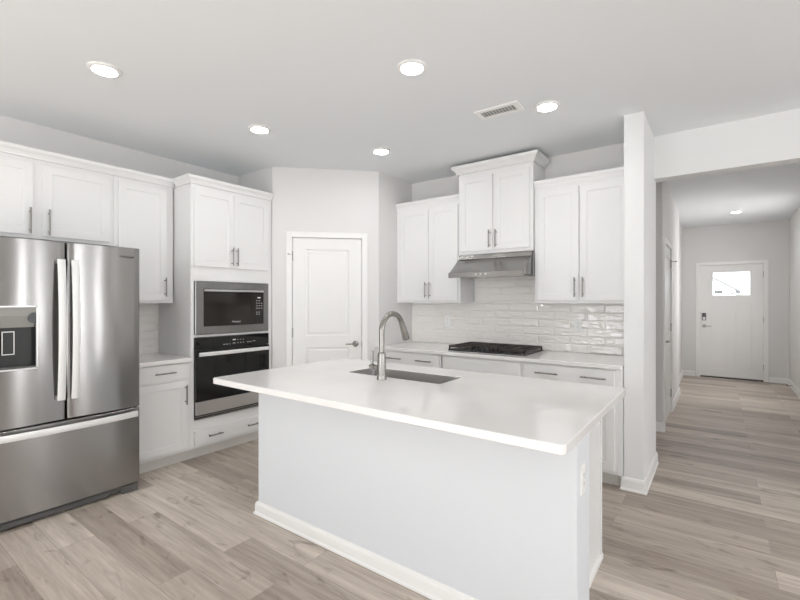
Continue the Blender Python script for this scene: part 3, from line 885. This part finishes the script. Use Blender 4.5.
tag(t, 'long white quartz worktop under the tiled backsplash', 'worktop', 'quartz worktops')

# cooktop
ck = thing('cooktop', 'black gas cooktop with cast iron grates on the range worktop', 'cooktop', (-1.765, 3.965, 0.94))
obj('base', box(NB(), -0.388, 0.388, -0.245, 0.245, 0.0005, 0.012, 0.004), 'black', ck)
def grate(x0, x1):
    bm = NB()
    y0, y1 = -0.235 if x0 > 0.1 or x1 < -0.1 else -0.14, 0.235
    h0, h1 = 0.036, 0.049
    b = 0.012
    box(bm, x0, x1, y0, y0+b, h0-0.006, h1); box(bm, x0, x1, y1-b, y1, h0-0.006, h1)
    box(bm, x0, x0+b, y0, y1, h0-0.006, h1); box(bm, x1-b, x1, y0, y1, h0-0.006, h1)
    cx = (x0+x1)/2
    box(bm, cx-b/2, cx+b/2, y0, y1, h0, h1)
    for k in range(1, 5):
        yy = y0+(y1-y0)*k/5
        box(bm, x0, x1, yy-b/2, yy+b/2, h0, h1)
    for fx_ in (x0, x1-b):
        for fy in (y0, y1-b): box(bm, fx_, fx_+b, fy, fy+b, 0.0115, h1)
    return obj('grate', bm, 'iron', ck)
grate(-0.384, -0.13); grate(-0.123, 0.123); grate(0.13, 0.384)
for x, y, r in ((-0.245, 0.12, 0.04), (-0.245, -0.12, 0.032), (0, 0.06, 0.05), (0.245, 0.12, 0.032), (0.245, -0.12, 0.04)):
    bm = NB(); lathe(bm, [(r, 0.0115), (r, 0.02), (r*0.82, 0.022), (r*0.82, 0.028), (0.001, 0.029)], (x, y, 0), 'Z', 20)
    obj('burner', bm, 'iron', ck, 40)
for k in range(5):
    bm = NB(); x = -0.10+0.05*k
    lathe(bm, [(0.02, 0.0115), (0.02, 0.016), (0.016, 0.018), (0.015, 0.042), (0.001, 0.043)], (x, -0.20, 0), 'Z', 16)
    obj('knob', bm, 'black', ck, 40)

# ------------------------------------------------------------------ island
ix0, ix1, iy0, iy1 = -2.475, -0.528, 1.775, 2.60
kx0, kx1, ky1 = -2.49, -0.447, 1.975          # half wall under the seating overhang
il = thing('kitchen_island', 'white kitchen island with baseboard and plain back panel', 'island', (0, 0, 0))
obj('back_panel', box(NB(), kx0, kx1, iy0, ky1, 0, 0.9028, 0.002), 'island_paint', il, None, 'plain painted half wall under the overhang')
HOLE = (-2.045, -1.312, 2.168, 2.445, 0.02)
IYB = 2.665
bm = NB()
box(bm, ix0+0.02, HOLE[0]-0.05, ky1, IYB-0.02, 0.105, 0.9028); box(bm, HOLE[1]+0.05, ix1-0.02, ky1, IYB-0.02, 0.105, 0.9028)
box(bm, HOLE[0]-0.05, HOLE[1]+0.05, ky1, 2.08, 0.105, 0.9028)
box(bm, HOLE[0]-0.05, HOLE[1]+0.05, 2.08, IYB-0.02, 0.105, 0.60)
obj('body', bm, 'cab', il)
obj('end_panel', box(NB(), ix1-0.019, ix1, ky1, iy1, 0.0, 0.9028, 0.001), 'cab', il)
obj('end_panel', box(NB(), ix0, ix0+0.019, ky1, IYB-0.02, 0.0, 0.9028, 0.001), 'cab', il)
obj('end_rail', box(NB(), ix1, ix1+0.006, iy1-0.03, iy1, 0.0, 0.9028, 0.001), 'cab', il)
obj('toe_board', box(NB(), ix0+0.02, ix1-0.02, IYB-0.10, IYB-0.09, 0, 0.105), 'kick', il)
bm = NB()
H1 = [(0.0, 0.0), (-0.024, 0.0), (-0.023, 0.010), (-0.016, 0.018), (-0.016, 0.064), (-0.012, 0.076), (-0.006, 0.083), (0.0, 0.083)]
H2 = [(0.0, 0.0), (-0.012, 0.0), (-0.012, 0.022), (-0.006, 0.032), (0.0, 0.034)]
def islbb(p, q, m0, m1, pr):
    p = Vector(p); q = Vector(q); d = (q-p).normalized(); n = Vector((d.y, -d.x)); L = (q-p).length
    loops = []
    for a_, mit in ((0, m0), (L, m1)):
        loops.append([(*(p + d*(a_ - mit*dd) - n*dd), h) for dd, h in pr])
    loft(bm, loops, True, True)
islbb((kx1, iy0), (kx0, iy0), 1, -1, H1) if False else None
islbb((kx0, ky1), (kx0, iy0), 0, 1, H1); islbb((kx0, iy0), (kx1, iy0), -1, 1, H1); islbb((kx1, iy0), (kx1, ky1), -1, 0, H1)
islbb((ix1, ky1), (ix1, iy1), 0, 0, H2)
obj('baseboard', bm, 'trim', il, None, 'white moulded baseboard around the island foot')
# doors on the working side of the island (face the range)
for k in range(4):
    xa = ix0+0.03+k*0.472; xb = xa+0.464
    bm = shaker_bm(-xb, -xa, 0.135, 0.868, 0)
    bmesh.ops.rotate(bm, verts=bm.verts[:], cent=(0, 0, 0), matrix=Matrix.Rotation(PI, 3, 'Z'))
    bmesh.ops.translate(bm, verts=bm.verts[:], vec=(0, IYB-0.02, 0))
    d_ = obj('door', bm, 'cab', il)
    px_ = xb-0.035 if k % 2 == 0 else xa+0.035
    bm = pull_bm(-px_, -0.02, 0.75, 0.17)
    bmesh.ops.rotate(bm, verts=bm.verts[:], cent=(0, 0, 0), matrix=Matrix.Rotation(PI, 3, 'Z'))
    bmesh.ops.translate(bm, verts=bm.verts[:], vec=(0, IYB-0.02, 0))
    obj('handle', bm, 'pull', d_, 40)
t = obj('worktop', worktop_bm(-2.58, -0.416, 1.495, 2.698, 0.903, 0.94, 0.022, HOLE), 'quartz')
tag(t, 'large white quartz worktop of the island with the sink cutout', 'worktop', 'quartz worktops')
# sink
sk = thing('sink', 'stainless undermount sink set in the island worktop', 'sink', (0, 0, 0.0))
bm = NB()
hr = lambda ins, z: [(a_, b_, z) for a_, b_ in rrect(HOLE[0]+ins, HOLE[1]-ins, HOLE[2]+ins, HOLE[3]-ins, 0.022, 5)]
loft(bm, [hr(0.0008, 0.936), hr(0.002, 0.936), hr(0.002, 0.89), hr(0.004, 0.70), hr(0.02, 0.675), hr(0.3*0.5, 0.668)], False, True)
obj('basin', bm, 'sinksteel', sk, 30)
bm = NB(); lathe(bm, [(0.055, 0.6685), (0.055, 0.6715), (0.04, 0.672), (0.036, 0.6695), (0.001, 0.6695)], ((HOLE[0]+HOLE[1])/2, (HOLE[2]+HOLE[3])/2, 0), 'Z', 24)
obj('drain', bm, 'steel_light', sk, 40)
# faucet
fc = thing('faucet', 'tall brushed nickel pull-down gooseneck faucet at the island sink', 'faucet', (-1.68, 2.088, 0.94))
bm = NB()
lathe(bm, [(0.031, 0.0), (0.031, 0.006), (0.0295, 0.01), (0.029, 0.03), (0.0245, 0.155), (0.0235, 0.162), (0.022, 0.166), (0.017, 0.168)], (0, 0, 0), 'Z', 28)
obj('base', bm, 'nickel', fc, 30)
R_ = 0.110; zc = 0.294
path = [(0, 0, 0.16), (0, 0, 0.24), (0, 0, zc)]
for k in range(1, 17):
    a_ = math.radians(155*k/16)
    path.append((0, R_-R_*math.cos(a_), zc+R_*math.sin(a_)))
bm = NB(); tube(bm, path, 0.0172, 16); obj('neck', bm, 'nickel', fc, 50)
a_ = math.radians(155); p = Vector(path[-1]); dv = Vector((0, math.sin(a_), math.cos(a_)))
bm = NB(); tube(bm, [p-dv*0.004, p+dv*0.004, p+dv*0.008, p+dv*0.05, p+dv*0.10, p+dv*0.118, p+dv*0.12], [0.018, 0.018, 0.0185, 0.021, 0.0245, 0.024, 0.02], 20)
hdv = obj('spray_head', bm, 'nickel', fc, 40)
bm = NB(); c_ = p+dv*0.07+Vector((-0.017, 0.0, 0)); tube(bm, [c_-dv*0.022, c_+dv*0.022], 0.006, 8)
obj('spray_button', bm, 'black', hdv, 40)
bm = NB(); tube(bm, [(-0.015, 0, 0.075), (-0.058, 0, 0.075)], [0.0125, 0.0125], 14)
lathe(bm, [(0.0155, -0.06), (0.0165, -0.066), (0.0165, -0.088), (0.013, -0.094)], (0, 0, 0.075), 'X', 14)
tube(bm, [(-0.078, 0, 0.08), (-0.079, 0.002, 0.12), (-0.079, 0.003, 0.172)], [0.0105, 0.0095, 0.009], 12)
obj('lever', bm, 'nickel', fc, 40)

# ------------------------------------------------------------------ outlets
def outlet(loc, rotz, label, switch=False):
    t = thing('outlet', label, 'outlet', loc, rotz, 'wall outlets')
    bm = NB(); box(bm, -0.036, 0.036, -0.006, 0.0, -0.06, 0.06, 0.002); obj('cover_plate', bm, 'plate', t)
    bm = NB(); box(bm, -0.017, 0.017, -0.0085, -0.005, -0.034, 0.034, 0.001); r = obj('receptacle', bm, 'plate', t)
    bm = NB()
    for zz in (-0.018, 0.018):
        for xx in (-0.006, 0.006): box(bm, xx-0.001, xx+0.001, -0.009, -0.0083, zz-0.004, zz+0.005)
        box(bm, -0.002, 0.002, -0.009, -0.0083, zz-0.012, zz-0.008)
    obj('slot', bm, 'slot', r)
    return t
outlet((-1.067, YB-0.010, 1.20), 0, 'white outlet on the tiles right of the cooktop')
outlet((-2.47, YB-0.010, 1.20), 0, 'white outlet on the tiles left of the cooktop')
outlet((XL+0.009, 1.765, 1.195), R90, 'white outlet on the tiles beside the refrigerator')
outlet((kx1, 1.848, 0.705), R90, 'white outlet on the end of the island')

# ------------------------------------------------------------------ ceiling fixtures
def downlight(x, y, label):
    t = thing('recessed_light', label, 'ceiling light', (x, y, CEIL), 0, 'recessed ceiling lights')
    bm = NB(); lathe(bm, [(0.090, -0.0002), (0.090, -0.006), (0.084, -0.011), (0.068, -0.013), (0.0625, -0.007), (0.061, -0.0005)], (0, 0, 0), 'Z', 40, False)
    obj('trim_ring', bm, 'trim', t, 40)
    bm = NB(); lathe(bm, [(0.0622, -0.0055), (0.04, -0.006), (0.001, -0.0062)], (0, 0, 0), 'Z', 40)
    obj('diffuser', bm, 'lamp', t, 40, 'glowing white diffuser')
downlight(-3.00, 1.05, 'round recessed light in the ceiling above the refrigerator front')
downlight(-3.02, 2.165, 'round recessed light in the ceiling before the oven cabinet')
downlight(-1.485, 2.135, 'round recessed light in the ceiling above the island')
downlight(-2.545, 3.155, 'round recessed light in the ceiling before the pantry door')
downlight(-0.998, 3.14, 'round recessed light in the ceiling right of the air vent')
downlight(0.215, 8.60, 'round recessed light in the hall ceiling')
downlight(0.215, 5.2, 'added hall fill light hidden behind the beam')  # lamp added out of sight to brighten the hall
for lx, ly, lb in ((-1.0, -0.6, 'behind the viewpoint on the left'), (1.6, -0.6, 'behind the viewpoint on the right'), (-1.0, -2.6, 'near the rear window on the left'), (1.6, -2.6, 'near the rear window on the right'), (1.6, 2.1, 'over the living area beside the kitchen')):
    downlight(lx, ly, 'unseen added living area fill light ' + lb)  # lamps added out of view to even out the kitchen light
vt = thing('air_vent', 'white slotted air vent in the ceiling', 'vent', (-1.305, 3.0, CEIL), math.radians(2))
bm = NB()
L = []
for (a_, b_, z) in ((0.165, 0.082, -0.0005), (0.165, 0.082, -0.006), (0.160, 0.077, -0.009), (0.128, 0.045, -0.009), (0.128, 0.045, -0.001)):
    L.append([(p, q, z) for p, q in rect(-a_, a_, -b_, b_)])
loft(bm, L); obj('frame', bm, 'trim', vt)
obj('duct', box(NB(), -0.129, 0.129, -0.046, 0.046, -0.002, -0.0006), 'ventdark', vt)
for k in range(11):
    bm = NB(); x = -0.118+0.0236*k
    loft(bm, [[(x-0.004, yy, -0.0025), (x+0.006, yy, -0.0095), (x+0.0075, yy, -0.0085), (x-0.0025, yy, -0.0022)] for yy in (-0.045, 0.045)], True, True)
    obj('louver', bm, 'trim', vt)

# door stop on the right hall baseboard
dsx = thing('door_stop', 'small dark spring door stop on the right hall baseboard', 'door stop', (0.955, 9.35, 0.06), R90*3)
bm = NB(); tube(bm, [(0, -0.0, 0), (0, -0.065, 0)], 0.006, 8); obj('spring', bm, 'hinge', dsx, 40)
bm = NB(); tube(bm, [(0, -0.065, 0), (0, -0.078, 0)], 0.009, 8); obj('tip', bm, 'rubber', dsx, 40)
